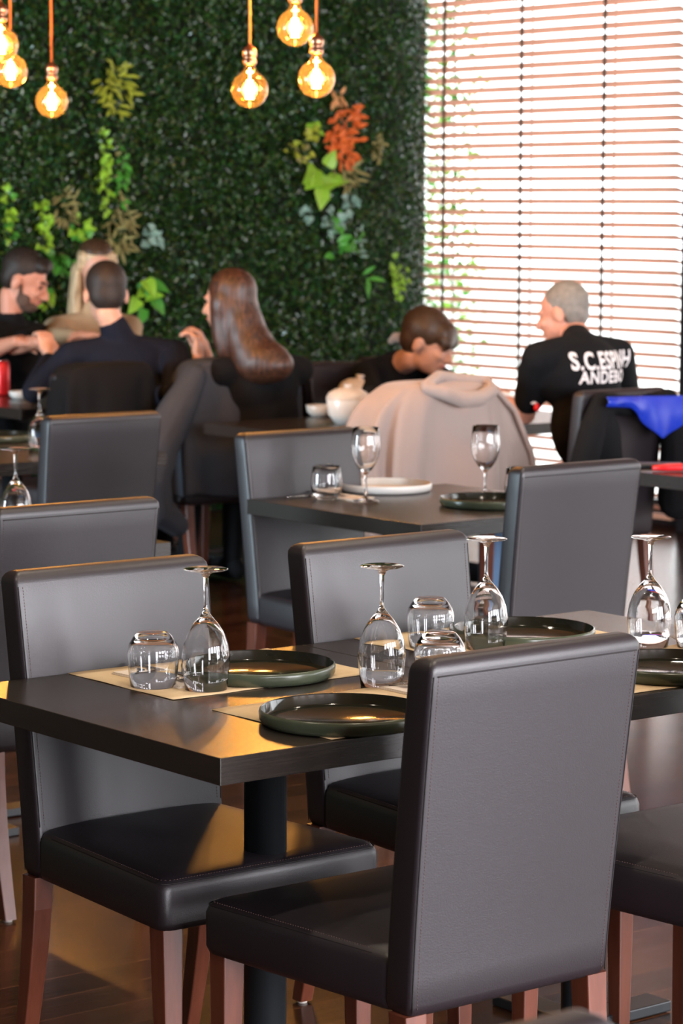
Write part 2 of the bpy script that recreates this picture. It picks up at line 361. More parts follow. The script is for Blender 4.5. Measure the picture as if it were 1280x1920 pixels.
PLANTM = {
 'lime': leafmat('leaf_lime', (.22, .42, .03), .4), 'yellow': leafmat('leaf_yellow_green', (.30, .34, .03), .45),
 'orange': leafmat('leaf_orange', (.60, .12, .02), .5), 'bluish': leafmat('leaf_silver_green', (.20, .33, .27), .4),
 'bright': leafmat('leaf_bright_green', (.06, .26, .03), .38), 'olive': leafmat('leaf_dry_olive', (.22, .20, .07), .6), 'peach': leafmat('leaf_peach', (.55, .26, .10), .5)}
def leafshape(b, base, dirv, nrm, ln, wd, kind='oval', mi=0):
    base = Vector(base); d = Vector(dirv).normalized(); n = Vector(nrm).normalized(); sd = d.cross(n).normalized(); n = sd.cross(d)
    prof = {'oval': [(0, .05), (.15, .6), (.4, 1), (.7, .75), (.9, .35), (1, .02)], 'heart': [(0, .7), (.12, 1), (.35, .98), (.6, .7), (.85, .3), (1, .02)], 'blade': [(0, .3), (.3, .9), (.6, 1), (.85, .5), (1, .02)]}[kind]
    v = []; f = []
    for t, w_ in prof:
        c = base+d*ln*t-n*ln*.35*t*t*0.6+n*.01
        v += [c+sd*wd/2*w_+n*.12*wd*w_, c, c-sd*wd/2*w_+n*.12*wd*w_]
    for i in range(len(prof)-1):
        a = i*3; f += [(a, a+1, a+4, a+3), (a+1, a+2, a+5, a+4)]
    b.add(v, f, mi)
WALLY = YF-.19
def plant(name, px, py, kind, mname, label, cat, n=14, spread=(.12, .12), size=(.07, .04), seed=0, group=None, m2=None):
    rg = random.Random(seed+int(px*7+py)); c = ony(px, py, WALLY); root = empty(name, c); tag(root, label, cat, group)
    b = MB(); st = MB()
    for i in range(n):
        a = rg.uniform(0, 2*math.pi); rr = math.sqrt(rg.random()); ox, oz = spread[0]*rr*math.cos(a), spread[1]*rr*math.sin(a)
        dirv = Vector((ox/spread[0]*.6+rg.uniform(-1, 1), -.35-rg.random()*.4, oz/spread[1]*.5-.3+rg.uniform(-.9, .9)))
        base = Vector((ox, rg.uniform(-.02, .03), oz)); s = rg.uniform(.75, 1.2)
        leafshape(b, base, dirv, (rg.uniform(-.3, .3), -1, .5), size[0]*s, size[1]*s, kind, mi=(i % 3 == 0)*1 if m2 else 0)
        st.tube([Vector((0, .09, 0)), base*.5+Vector((0, .03, 0)), base], .0018, n=5)
    b.build('leaves', [PLANTM[mname], PLANTM[m2]] if m2 else PLANTM[mname], root, smooth=False)
    st.build('stems', GREENS[2], root)
    return root
PL = [
 ('fern', 220, 165, 'blade', 'yellow', 'yellow-green fern clump high on the wall right of the left bulbs', 'fern', 34, (.09, .13), (.09, .022), None),
 ('croton', 645, 255, 'blade', 'orange', 'orange-leaved cluster on the wall below the right bulbs', 'plant', 60, (.11, .16), (.075, .028), None),
 ('croton', 632, 182, 'oval', 'peach', 'small peach-coloured sprig just above the orange cluster', 'plant', 7, (.05, .035), (.06, .025), None),
 ('ivy', 585, 245, 'heart', 'yellow', 'yellow sprig touching the left side of the orange cluster', 'plant', 12, (.06, .05), (.05, .04), 'lime'),
 ('ivy', 560, 290, 'heart', 'yellow', 'yellow-green sprig lower left of the orange cluster', 'plant', 14, (.08, .06), (.05, .035), 'olive'),
 ('philodendron', 605, 335, 'heart', 'lime', 'large lime leaf below the orange cluster', 'plant', 6, (.06, .07), (.13, .10), None),
 ('fern', 650, 330, 'blade', 'olive', 'olive fern fronds right of the large lime leaf', 'fern', 18, (.08, .05), (.10, .018), None),
 ('dried_grass', 705, 280, 'blade', 'olive', 'pale dry sprig to the right of the orange cluster', 'plant', 16, (.03, .08), (.05, .02), None),
 ('ivy', 655, 385, 'heart', 'bluish', 'silvery ivy sprig under the lime leaf, upper one', 'ivy', 6, (.04, .04), (.07, .055), None),
 ('ivy', 622, 415, 'heart', 'bluish', 'silvery ivy clump at the middle of the wall, largest one', 'ivy', 14, (.07, .06), (.06, .05), 'bright'),
 ('ivy', 575, 405, 'heart', 'bluish', 'small silvery ivy sprig left of the largest ivy clump', 'ivy', 7, (.03, .04), (.05, .04), None),
 ('philodendron', 628, 468, 'oval', 'bright', 'bright green hanging leaf below the silvery ivy', 'plant', 4, (.03, .06), (.11, .05), None),
 ('philodendron', 683, 525, 'oval', 'bright', 'upright dark bright-green leaf right of the hanging leaf', 'plant', 3, (.015, .05), (.14, .035), None),
 ('trailing_vine', 745, 525, 'heart', 'lime', 'lime trailing vine near the blind above the boy', 'vine', 20, (.05, .13), (.04, .03), None),
 ('fern', 672, 455, 'blade', 'bluish', 'faint silvery fronds right of the hanging leaf', 'fern', 14, (.05, .08), (.06, .018), 'bright'),
 ('ivy', 278, 445, 'heart', 'bluish', 'silvery ivy sprig above the woman in tan', 'ivy', 12, (.06, .05), (.06, .045), None),
 ('philodendron', 275, 555, 'heart', 'bright', 'bright ribbed leaves right of the seated man in navy', 'plant', 7, (.07, .09), (.12, .08), 'lime'),
 ('dried_grass', 225, 430, 'blade', 'olive', 'dry olive grass bunch behind the woman in tan', 'plant', 40, (.08, .12), (.09, .018), None),
 ('trailing_vine', 195, 320, 'heart', 'lime', 'lime vine running up the seam of the green wall', 'vine', 30, (.03, .22), (.05, .035), None),
 ('trailing_vine', 228, 330, 'heart', 'bright', 'darker vine just right of the lime vine at the seam', 'vine', 30, (.04, .18), (.05, .03), 'olive'),
 ('dried_grass', 125, 385, 'blade', 'olive', 'dry pale sprig left of the woman in tan', 'plant', 26, (.05, .09), (.07, .016), None),
 ('philodendron', 147, 425, 'heart', 'lime', 'lime leaf pair above the woman in tan', 'plant', 9, (.05, .07), (.07, .05), 'bright'),
 ('trailing_vine', 80, 425, 'heart', 'lime', 'lime vine hanging above the bearded man', 'vine', 22, (.035, .13), (.05, .04), None),
 ('trailing_vine', 15, 400, 'heart', 'lime', 'lime vine at the far left of the green wall', 'vine', 22, (.03, .16), (.05, .04), 'bright'),
 ('philodendron', 115, 500, 'oval', 'bright', 'vivid green leaf between the bearded man and the woman', 'plant', 6, (.05, .06), (.11, .07), None),
 ('philodendron', 85, 555, 'heart', 'lime', 'small vivid leaves beside the bearded man at chin height', 'plant', 6, (.03, .06), (.06, .05), 'bright'),
]
for p in PL: plant(p[0], p[1], p[2], p[3], p[4], p[5], p[6], n=int(p[7]*1.5), spread=p[8], size=(p[9][0]*.8, p[9][1]*.9), m2=p[10])
# shrub outside the window next to the green wall
NS = 4500; Ps = np.stack([11.4+.8*RNG.random(NS), 13.80+.9*RNG.random(NS)**1.5, -.1+3.4*RNG.random(NS)], 1)
V, Fc = leaf_cloud(Ps, (-1, 0, .3), .030)
tag(np_mesh('outdoor_shrub', V, Fc, [PLANTM['bright'], PLANTM['lime']], RNG.choice(2, NS).repeat(2)), 'green shrub outdoors seen through the blind by the green wall', 'shrub')

# ------------------------------------------------------------------ chairs
CW, CH, HB, LEAN = .425, .94, .376, .060
def yr(z): s = max(0, (z-HB)/(CH-HB)); return -LEAN*s**1.25
def make_chair():
    root = empty('dining_chair'); tag(root, 'x', 'chair')
    def wv(z): s = (z-HB)/(CH-HB); return CW/2*(0.975+.05*s)
    # backrest
    rings = []
    zz = [HB+.0, HB+.006, HB+.02]+[HB+.02+(CH-.022-HB-.02)*i/12 for i in range(1, 13)]
    for i, z in enumerate(zz):
        ins = (.012, .004, 0)[i] if i < 3 else 0
        s = (z-HB)/(CH-HB); th = .064-.006*s; w_ = wv(z)-ins
        rings.append(rrect(-w_, w_, yr(z)+ins, yr(z)+th-ins, .010, z))
    zt = CH-.022; w0 = wv(zt); th = .058
    for a in (22, 45, 65, 80, 90):
        q = .022*(1-math.cos(R(a))); z = zt+.022*math.sin(R(a)); rings.append(rrect(-w0+q, w0-q, yr(z)+q, yr(z)+th-q, max(.003, .010-q*.25), z))
    bk = MB().rings(rings); o = bk.build('backrest', M['leather'], root)
    # seams and stitching of the rear panel, on both rear edges and just under the top
    sb = MB(); stt = MB()
    for sx in (-1, 1):
        for face in (0, 1):
            if face == 0: pts = [(sx*(wv(z)-.0055), yr(z)+.0006, z) for z in np.linspace(HB+.01, zt-.004, 24)]
            else: pts = [(sx*(wv(z)-.0055), yr(z)+.0570+.006*(1-(z-HB)/(CH-HB)), z) for z in np.linspace(HB+.1, zt-.004, 24)]
            sb.tube(pts, .0011, n=5)
            off = -.007*sx
            for z in np.linspace(HB+.015, zt-.008, 95):
                if face == 0: p = Vector((sx*(wv(z)-.0075)+off, yr(z)-.0003, z))
                elif z > HB+.1: p = Vector((sx*(wv(z)-.0075)+off, yr(z)+.0580+.006*(1-(z-HB)/(CH-HB)), z))
                else: continue
                stt.tube([p, p+Vector((0, 0, .0034))], .0006, n=4)
    sb.tube([(x, yr(zt)-.0005, zt-.004) for x in np.linspace(-w0+.012, w0-.012, 12)], .0011, n=5)
    for x in np.linspace(-w0+.02, w0-.02, 70): stt.tube([(x, yr(zt)+.0008, zt+.005), (x+.0034, yr(zt)+.0008, zt+.005)], .0006, n=4)
    sb.build('seam', M['seam'], o); stt.build('stitching', M['thread'], o)
    # seat
    rs = []; y0, y1 = .045, .500; wr_ = .2125; tp = .035
    def rr(ins, z, r=.024): return rrect(-(wr_+.012)+ins, (wr_+.012)-ins, y0+ins*.2, y1-ins, max(.006, r), z, k=4, taper=tp)
    for ins, z in ((.012, .377), (.004, .381), (0, .392), (0, .42), (0, .448), (.003, .458), (.009, .4655), (.018, .4695), (.05, .473), (.10, .4765), (.15, .478)): rs.append(rr(ins, z))
    st = MB().rings(rs).build('seat', M['leather'], root)
    e = rrect(-(wr_+.012)+.0045, (wr_+.012)-.0045, y0+.03, y1-.0045, .022, .4615, k=4, taper=tp); e = e[3:17]
    MB().tube(e, .0013, n=5).build('seam', M['seam'], st)
    sg = MB()
    for i in range(len(e)-1):
        a, b_ = Vector(e[i]), Vector(e[i+1]); L_ = (b_-a).length; nn = int(L_/.006)
        for q in range(nn):
            p = a.lerp(b_, q/nn)+Vector((0, 0, .0052)); p.x *= .976; p.y = (p.y-.25)*.982+.25; sg.tube([p, p+(b_-a).normalized()*.0034], .0006, n=4)
    sg.build('stitching', M['thread'], st)
    # legs
    def leg(x0, ya, xb, yb, s0, s1, bow=0):
        rg = []
        for i in range(7):
            t = i/6; z = .380*(1-t)+.006*t; x = x0+(xb-x0)*t; y = ya+(yb-ya)*(t**1.5 if bow else t); s_ = (s0+(s1-s0)*t)/2; sy = s_*1.05
            rg.append(rrect(x-s_, x+s_, y-sy, y+sy, .003, z, k=2))
        l = MB().rings(rg).build('leg', M['legwood'], root, smooth=False)
        MB().lathe([(0, 0), (.010, 0), (.011, .004), (.008, .008), (0, .008)], 12, xb, yb, 0).build('glide', M['glide'], l)
    for sx in (-1, 1):
        leg(sx*.190, .026, sx*.190, -.035, .042, .030, bow=1); leg(sx*.210, .468, sx*.208, .474, .042, .030)
    return root
chair0 = make_chair(); used = [False]
CG = 'brown leather dining chairs'
def chair(u, v, facing, label, group=CG, rot=0):
    """u = left edge of the back seen from the near side, v = rear face (facing +1) or front face (facing -1) of the back"""
    o = copy_tree(chair0) if used[0] else chair0
    used[0] = True; cx = u+.2125
    if facing > 0: o.location = (cx, v, 0); o.rotation_euler = (0, 0, R(rot))
    else: o.location = (cx, v+.062, 0); o.rotation_euler = (0, 0, math.pi+R(rot))
    tag(o, label, 'chair', group); return o
G1 = 'dark leather chairs at the set tables'; G2 = 'dark leather chairs at the occupied tables'
chair(2.555, 3.058, 1, 'nearest dark leather chair seen from behind at the front table', G1)
chair(2.566, 4.124, -1, 'dark leather chair facing us behind the left wine glass at the front table', G1)
chair(3.232, 4.130, -1, 'dark leather chair facing us behind the middle wine glass at the front table', G1)
chair(3.262, 3.100, 1, 'chair cut by the right edge of the picture, only its seat and legs showing', G1)
chair(4.664, 5.188, 1, 'dark leather chair seen from behind in front of the table with two upright wine glasses', G1)
chair(4.702, 6.325, -1, 'dark leather chair facing us beyond the table with two upright wine glasses', G1)
chair(3.085, 5.160, 1, 'dark leather chair cut by the left edge, seen from behind over the front left chair', G1)
chair(3.165, 6.470, -1, 'chair at the left edge, only its seat and legs showing behind the front table', G1)
chair(4.583, 7.326, 1, 'dark leather chair seen from behind with an upturned wine glass on its left', G1)
chair(1.11, 1.62, 1, 'blurred top of a chair back at the bottom edge of the picture', G1)
chair(6.80, 7.215, 1, 'chair of the grey-haired man, with a black jacket over its back', G2)
chair(6.19, 7.60, 1, 'chair wearing the beige hoodie, of which hardly anything shows', G2)
chair(6.36, 9.05, 1, 'chair of the long-haired girl under the charcoal jacket', G2)
chair(7.06, 9.06, -1, 'empty chair beyond the bowls, left of the boy', G2)
chair(6.84, 9.26, 1, 'empty chair whose back shows right of the charcoal jacket', G2)
chair(7.55, 9.30, -1, 'chair the boy leans forward from', G2)
chair(5.79, 9.19, 1, 'chair of the man in the navy sweater', G2)
chair(6.40, 10.98, -1, 'chair of the bearded man against the green wall', G2)
chair(6.93, 10.98, -1, 'chair of the woman in tan against the green wall', G2)

# ------------------------------------------------------------------ tables
TS, TH = .795, .044
def make_table():
    root = empty('dining_table'); h = TS/2
    MB().box(-.385, .385, -h, h, .75-TH, .75).build('tabletop', M['table'], root, smooth=False, bevel=.0012)
    MB().lathe([(0, .02), (.036, .02), (.038, .03), (.038, .70), (.06, .702), (.06, .706), (0, .706)], 32).build('pole', M['pole'], root)
    MB().box(-.22, .22, -.035, .035, .002, .024).box(-.035, .035, -.22, .22, .0, .022).build('cross_base', M['pole'], root, smooth=False, bevel=.003)
    MB().box(-.17, .17, -.17, .17, .700, .706).build('mounting_plate', M['pole'], root, smooth=False)
    return root
table0 = make_table(); tused = [False]
def table(u0, v0, label, rz=0, h=TS):
    o = copy_tree(table0) if tused[0] else table0
    tused[0] = True; o.location = (u0+.385, v0+TS/2, 0); o.rotation_euler = (0, 0, R(rz)); tag(o, label, 'table', 'dark square pedestal tables'); return o
table(2.4236, 3.3584, 'front table whose corner points at the camera, left one of the joined pair')
table(3.1960, 3.3584, 'right one of the joined front pair, partly behind the nearest chair')
table(4.6834, 5.5603, 'middle table carrying the two upright wine glasses')
table(3.1517, 5.65, 'left-hand table of which a corner shows beyond the front left chair back')
table(4.58, 7.73, 'table at the left edge with the farther upturned wine glass')
table(6.215, 7.9293, 'table with the white bowls beside the beige hoodie')
table(6.990, 7.9293, 'table in front of the grey-haired man and the boy')
table(6.00, 9.75, 'table of the bearded man and the man in navy')
table(6.775, 9.75, 'table in front of the woman in tan and the long-haired girl')
table(6.20, 5.5603, 'table at the right edge with the red object on it')

# ------------------------------------------------------------------ tableware
T = .75
def plate_prof(r): return [(0, .004), (r*.93, .004), (r*.955, .007), (r*.965, .022), (r*.975, .0245), (r*.99, .0235), (r, .019), (r*.995, .008), (r*.96, .0012), (r*.9, 0), (0, 0)]
plates = []
def plate(p, label, r=.142, mats=None, z=T+.0010):
    root = empty('plate', (p[0], p[1], z)); tag(root, label, 'plate', 'round rimmed plates')
    pr = plate_prof(r)
    a, b = (M['plate'], M['plate_rim']) if mats is None else mats
    MB().lathe(pr[:5], 72).build('dish', a, root); MB().lathe(pr[4:], 72).build('rim', b, root); return root
def pz(x, y): q = onz(x, y, T+.0245); return (q.x, q.y)
WP = (M['white_plate'], M['ceramic'])
plate(pz(644, 1328), 'dark green plate half hidden by the nearest chair on the front table')
plate(pz(484, 1242), 'dark green plate behind the left upturned wine glass')
plate(pz(982, 1176), 'dark green plate reflecting white, farther one on the right front table')
plate(pz(1262, 1240), 'dark plate cut by the right edge, right of the nearest chair')
q = onz(722, 920, T); plate((q.x, q.y), 'cream plate on the middle table behind the upright wine glass', mats=WP)
q = onz(915, 948, T); plate((q.x, q.y), 'dark green plate on the middle table partly behind the chair back')
q = onz(-10, 826, T); plate((q.x, q.y), 'dark plate at the left edge on the table with the farther upturned glass')

WG = [(0, 0), (.036, 0), (.0395, .0008), (.040, .002), (.036, .0035), (.020, .006), (.008, .010), (.0045, .018), (.0036, .040), (.0036, .065), (.0045, .076), (.010, .085), (.021, .097), (.032, .114), (.0395, .134), (.0432, .156), (.0430, .170), (.0410, .190), (.0380, .2165),
      (.0374, .2170), (.0368, .2165), (.0398, .190), (.0418, .170), (.0420, .156), (.0382, .134), (.0305, .115), (.019, .100), (.008, .091), (0, .089)]
TG = [(0, 0), (.024, 0), (.029, .002), (.036, .010), (.0435, .022), (.0468, .036), (.0465, .050), (.0440, .075), (.0408, .0975), (.0401, .0983), (.0393, .0975), (.0424, .075), (.0448, .050), (.0448, .037), (.040, .024), (.032, .015), (.020, .012), (0, .012)]
def mesh_of(prof, name, n=48):
    o = MB().lathe(prof, n).build(name, M['glass'], weld=True); me = o.data; bpy.data.objects.remove(o); return me
wgm, tgm = mesh_of(WG, 'wine_glass'), mesh_of(TG, 'tumbler')
def glass(kind, p, label, inv=True, z=T+.0012, s=1.0):
    me, h, nm = (wgm, .2170, 'wine_glass') if kind == 'w' else (tgm, .0983, 'tumbler')
    o = bpy.data.objects.new(nm, me); col.objects.link(o)
    o.location = (p[0], p[1], z+(h*s if inv else 0)); o.rotation_euler = (math.pi if inv else 0, 0, 0); o.scale = (s, s, s)
    tag(o, label, 'glass', ('wine glasses on the set tables' if kind == 'w' else 'stemless tumblers on the set tables')); return o
glass('w', onz(386, 1293, T), 'upturned wine glass leftmost on the front table')
glass('t', onz(287, 1287, T), 'upturned tumbler left of the leftmost wine glass on the front table')
glass('w', onz(715, 1285, T), 'upturned wine glass between the two front plates, left of the nearest chair')
glass('t', onz(806, 1214, T), 'upturned tumbler behind another tumbler on the front table')
glass('t', onz(824, 1287, T), 'upturned tumbler half hidden by the top of the nearest chair')
glass('w', onz(910, 1217, T), 'upturned wine glass just above the top edge of the nearest chair')
glass('w', onz(1216, 1212, T), 'upturned wine glass at the right, in front of the dark doorway of chairs')
glass('t', onz(1308, 1214, T), 'upturned tumbler cut by the right edge')
glass('w', onz(685, 941, T), 'upright wine glass left one on the middle table', inv=False)
glass('w', onz(909, 936, T), 'upright wine glass right one on the middle table', inv=False)
glass('t', onz(612, 937, T), 'upright tumbler on the middle table', inv=False)
glass('t', onz(975, 940, T), 'upright tumbler mostly behind the chair back on the middle table', inv=False)
glass('w', onz(75, 845, T), 'farther upturned wine glass left of a chair back')
glass('w', onz(30, 994, T), 'upturned wine glass behind the chair at the left edge')
glass('w', onz(62, 727, T), 'wine glass with white wine before the bearded man', inv=False)
glass('t', onz(32, 735, T), 'small tumbler beside the red can', inv=False)

def placemat(u0, u1, v0, v1, label, rz=0):
    b = MB(); n = 12; cx, cy = (u0+u1)/2, (v0+v1)/2
    V_ = []; Fq = []
    for i in range(n+1):
        for j in range(n+1):
            x = (i/n-.5)*(u1-u0); y = (j/n-.5)*(v1-v0); e = max(0, abs(i/n-.5)-.42)+max(0, abs(j/n-.5)-.42)
            V_.append((x, y, .0004+.006*e*(math.sin(i*1.7+j)+1)))
    for i in range(n):
        for j in range(n): a = i*(n+1)+j; Fq.append((a, a+n+1, a+n+2, a+1))
    b.add(V_, Fq); o = b.build('placemat', M['kraft'], solid=.0004); o.location = (cx, cy, T+.0003); o.rotation_euler = (0, 0, R(rz))
    return tag(o, label, 'placemat', 'brown kraft paper placemats')
placemat(2.650, 3.108, 3.812, 4.150, 'kraft placemat under the leftmost glasses on the front table')
placemat(2.650, 3.110, 3.366, 3.698, 'kraft placemat under the plate nearest the table corner')
placemat(3.322, 3.782, 3.812, 4.150, 'kraft placemat under the farther right plate')
placemat(3.325, 3.785, 3.372, 3.705, 'kraft placemat cut by the right edge, beyond the nearest chair')

def fork_mesh():
    b = MB()
    b.tube([(0, -.10, .0), (0, -.06, .001), (0, -.0, .002), (0, .035, .003)], [.0050, .0042, .0028, .003], n=8, flat=.45)
    b.tube([(0, .035, .003), (0, .045, .003), (0, .055, .0025)], [.004, .010, .0115], n=10, flat=.16)
    for i in range(4):
        x = -.009+.006*i; b.tube([(x*.9, .053, .0025), (x, .075, .001), (x, .098, .006)], [.0018, .0016, .0007], n=6, flat=.7)
    return b
def knife_mesh():
    b = MB(); b.tube([(0, -.11, 0), (0, -.05, 0), (0, .01, 0)], [.006, .0055, .0045], n=8, flat=.5)
    b.tube([(0, .01, 0), (.001, .05, 0), (.001, .09, 0), (-.002, .115, 0)], [.005, .0085, .008, .001], n=8, flat=.14); return b
def spoon_mesh():
    b = MB(); b.tube([(0, -.10, 0), (0, 0, .002), (0, .04, .003)], [.005, .003, .0028], n=8, flat=.5); b.ell((0, .062, .002), (.016, .026, .004)); return b
def cutlery(kind, p, rz, label, z=T+.0075):
    o = {'fork': fork_mesh, 'knife': knife_mesh, 'spoon': spoon_mesh}[kind]().build(kind, M['steel']); o.location = (p[0], p[1], z); o.rotation_euler = (0, 0, rz)
    return tag(o, label, kind)
def napkin(p, w_, l_, rz, label, layers=3):
    b = MB()
    for k in range(layers):
        o_ = k*.002; rg = []
        for t in np.linspace(-.5, .5, 9): rg.append([(-w_/2+o_, t*l_, k*.0013), (w_/2-o_, t*l_, k*.0013+.0004*math.sin(t*9)), (w_/2-o_, t*l_, k*.0013+.0009+.0004*math.sin(t*9)), (-w_/2+o_, t*l_, k*.0013+.0011)])
        b.rings(rg)
    o = b.build('napkin', M['napkin'], smooth=False); o.location = (p[0], p[1], T+.0012); o.rotation_euler = (0, 0, rz); return tag(o, label, 'napkin', 'folded paper napkins')
PI = math.pi
q = onz(318, 1272, T); napkin((q.x, q.y), .115, .20, R(3), 'folded napkin under the cutlery behind the left tumbler')
cutlery('fork', (q.x-.012, q.y-.01), PI, 'fork lying on the napkin behind the left tumbler'); cutlery('knife', (q.x+.022, q.y+.035), PI+R(4), 'knife lying on the napkin behind the left tumbler')
napkin((3.055, 3.60), .10, .17, 0, 'folded napkin by the wine glass left of the nearest chair')
cutlery('fork', (3.04, 3.60), 0, 'fork on the napkin left of the nearest chair'); cutlery('knife', (3.072, 3.58), 0, 'knife on the napkin left of the nearest chair')
q = onz(905, 1205, T); napkin((q.x-.01, q.y+.03), .10, .17, 0, 'folded napkin beneath the wine glass on the right front table')
cutlery('fork', (q.x-.02, q.y+.06), PI, 'fork by the farther right plate'); cutlery('knife', (q.x+.015, q.y+.06), PI, 'knife by the farther right plate')
q = onz(1262, 1212, T); cutlery('fork', (q.x+.03, q.y-.06), R(-4), 'fork at the right edge beside the tumbler')
q = onz(648, 936, T); napkin((q.x+.02, q.y+.04), .10, .17, R(6), 'folded napkin beside the cream plate on the middle table')
cutlery('fork', (q.x-.0, q.y+.08), PI, 'fork on the middle table by the tumbler'); q = onz(570, 931, T); cutlery('knife', (q.x+.04, q.y), R(95), 'knife at the left of the tumbler on the middle table', z=T+.004)
q = onz(955, 945, T); napkin((q.x+.05, q.y+.02), .09, .12, R(20), 'crumpled napkin behind the chair back on the middle table')

# bowls at the hoodie table
def bowl(p, r, h, m, label, name='bowl', lid=None, lidm=None, tilt=0, z=T):
    root = empty(name, (p[0], p[1], z)); tag(root, label, 'bowl')
    MB().lathe([(0, .004), (r*.55, .004), (r*.85, h*.35), (r*.97, h*.95), (r, h), (r*1.02, h*.97), (r*.93, h*.4), (r*.6, 0), (0, 0)], 36).build('dish', m, root)
    if lid:
        l = MB().lathe([(r*1.03, 0), (r*1.02, .008), (r*.9, lid*.55), (r*.6, lid*.88), (r*.25, lid), (.014, lid*1.02), (.012, lid*1.12), (.02, lid*1.22), (.016, lid*1.32), (0, lid*1.34)], 32).build('lid', lidm or m, root)
        l.location = (0, 0, h); l.rotation_euler = (R(tilt), R(tilt*.5), 0)
    return root
q = onz(600, 781, T); bowl((q.x, q.y), .058, .048, M['white_plate'], 'low cream bowl leftmost on the table by the beige hoodie')
q = onz(652, 795, T); bowl((q.x, q.y), .085, .10, M['ceramic'], 'white lidded bowl nearest on the table by the beige hoodie', lid=.045, lidm=M['white_plate'])
q = onz(672, 772, T); bowl((q.x, q.y), .085, .09, M['white_plate'], 'second lidded bowl behind the white lidded bowl', lid=.05, lidm=M['white_plate'], tilt=6)
# left table items
q = onz(5, 742, T); cn = empty('drink_can', (q.x, q.y, T)); tag(cn, 'red drink can at the left edge before the bearded man', 'can')
MB().lathe([(0, 0), (.024, 0), (.031, .008), (.033, .016), (.033, .145), (.027, .158), (0, .158)], 28).build('can_body', M['red_can'], cn); MB().lathe([(0, .155), (.025, .1582), (.026, .161), (.024, .162), (.0, .157)], 24).build('can_top', M['steel'], cn)
q = onz(135, 735, T); plate((q.x, q.y), 'plate of food in front of the man in navy', mats=(M['ceramic'], M['ceramic']))
fd = MB()
for i in range(14): fd.ell((random.uniform(-.07, .07), random.uniform(-.07, .07), random.uniform(0, .02)), (random.uniform(.02, .04), random.uniform(.02, .035), random.uniform(.012, .022)), seg=10)
fo = fd.build('food_portion', M['food'], remesh=.006); fo.location = (q.x, q.y, T+.018); tag(fo, 'golden brown food heaped on the plate of the man in navy', 'food')
q = onz(38, 748, T); bowl((q.x, q.y), .05, .035, M['ceramic'], 'small white dish beside the red can')
# right table: red object and dark case
q = onz(1268, 880, T+.01); rp = MB(); rp.tube([(-.10, 0, .012), (-.05, .0, .014), (.05, .0, .016), (.12, 0, .012)], [.012, .018, .02, .014], n=12, flat=.7); ro = rp.build('sunglasses_case', M['red_plastic']); ro.location = (q.x+.03, q.y, T); ro.rotation_euler = (0, 0, R(-40)); tag(ro, 'bright red elongated object on the table at the right edge', 'case')
q = onz(1222, 876, T); dk = MB().box(-.10, .10, -.05, .05, 0, .012).build('phone', M['pole'], bevel=.004); dk.location = (q.x, q.y, T+.001); dk.rotation_euler = (0, 0, R(-40)); tag(dk, 'flat black phone beside the red object', 'phone')

# ------------------------------------------------------------------ pendant bulbs
def make_bulb(top):
    root = empty('pendant_bulb'); r = .0615
    prof = [(0, -r)]
    for a in range(-80, 66, 10): prof.append((r*math.cos(R(a)), r*math.sin(R(a))))
    prof += [(.022, .062), (.018, .072), (.017, .085)]
    MB().lathe(prof, 40).build('globe', M['bulb'], root)
    fl = MB()
    for i in range(8):
        a = i*PI/4; x, y = .014*math.cos(a), .012*math.sin(a); fl.tube([(x*.5, y*.5, .030), (x, y, .0), (x*.8, y*.8, -.030)], .0030, n=6)
    fl.tube([(0, 0, .07), (0, 0, .03)], .002, n=6)
    fl.build('filament', M['filament'], root)
    sk = MB().lathe([(0, .15), (.006, .15), (.010, .142), (.020, .136), (.024, .128), (.024, .112), (.020, .108), (.020, .100), (.023, .098), (.023, .086), (.019, .082), (0, .082)], 28).build('socket', M['copper'], root)
    return root
bulb0 = make_bulb(0); bused = [False]
def bulb(x, y, z, label, power=5):
    o = copy_tree(bulb0) if bused[0] else bulb0
    bused[0] = True; o.location = (x, y, z); tag(o, label, 'lamp', 'globe pendant bulbs')
    MB().tube([(0, 0, .148), (0, 0, ZC-z)], .0042, n=8).build('cable', M['cord'], o)
    MB().lathe([(0, ZC-z-.03), (.04, ZC-z-.03), (.045, ZC-z-.02), (.045, ZC-z), (0, ZC-z)], 20).build('ceiling_rose', M['copper'], o)
    l = bpy.data.lights.new('bulb_light', 'POINT'); l.energy = power; l.color = (1.0, .56, .20); l.shadow_soft_size = .03
    lo = bpy.data.objects.new('bulb_light', l); col.objects.link(lo); lo.parent = o
for px, py, d, lb in ((468, 168, 9.0, 'hanging bulb at centre left, lowest of the middle three'), (553, 52, 9.0, 'highest of the middle three hanging bulbs'), (593, 148, 8.9, 'right one of the middle three hanging bulbs'),
                      (97, 190, 10.3, 'lowest hanging bulb of the left group'), (20, 133, 9.9, 'middle hanging bulb of the left group, at the left edge'), (2, 84, 9.6, 'highest hanging bulb of the left group, cut by the edge')):
    p = atd(px, py, d); bulb(p.x, p.y, p.z, lb, power=13)

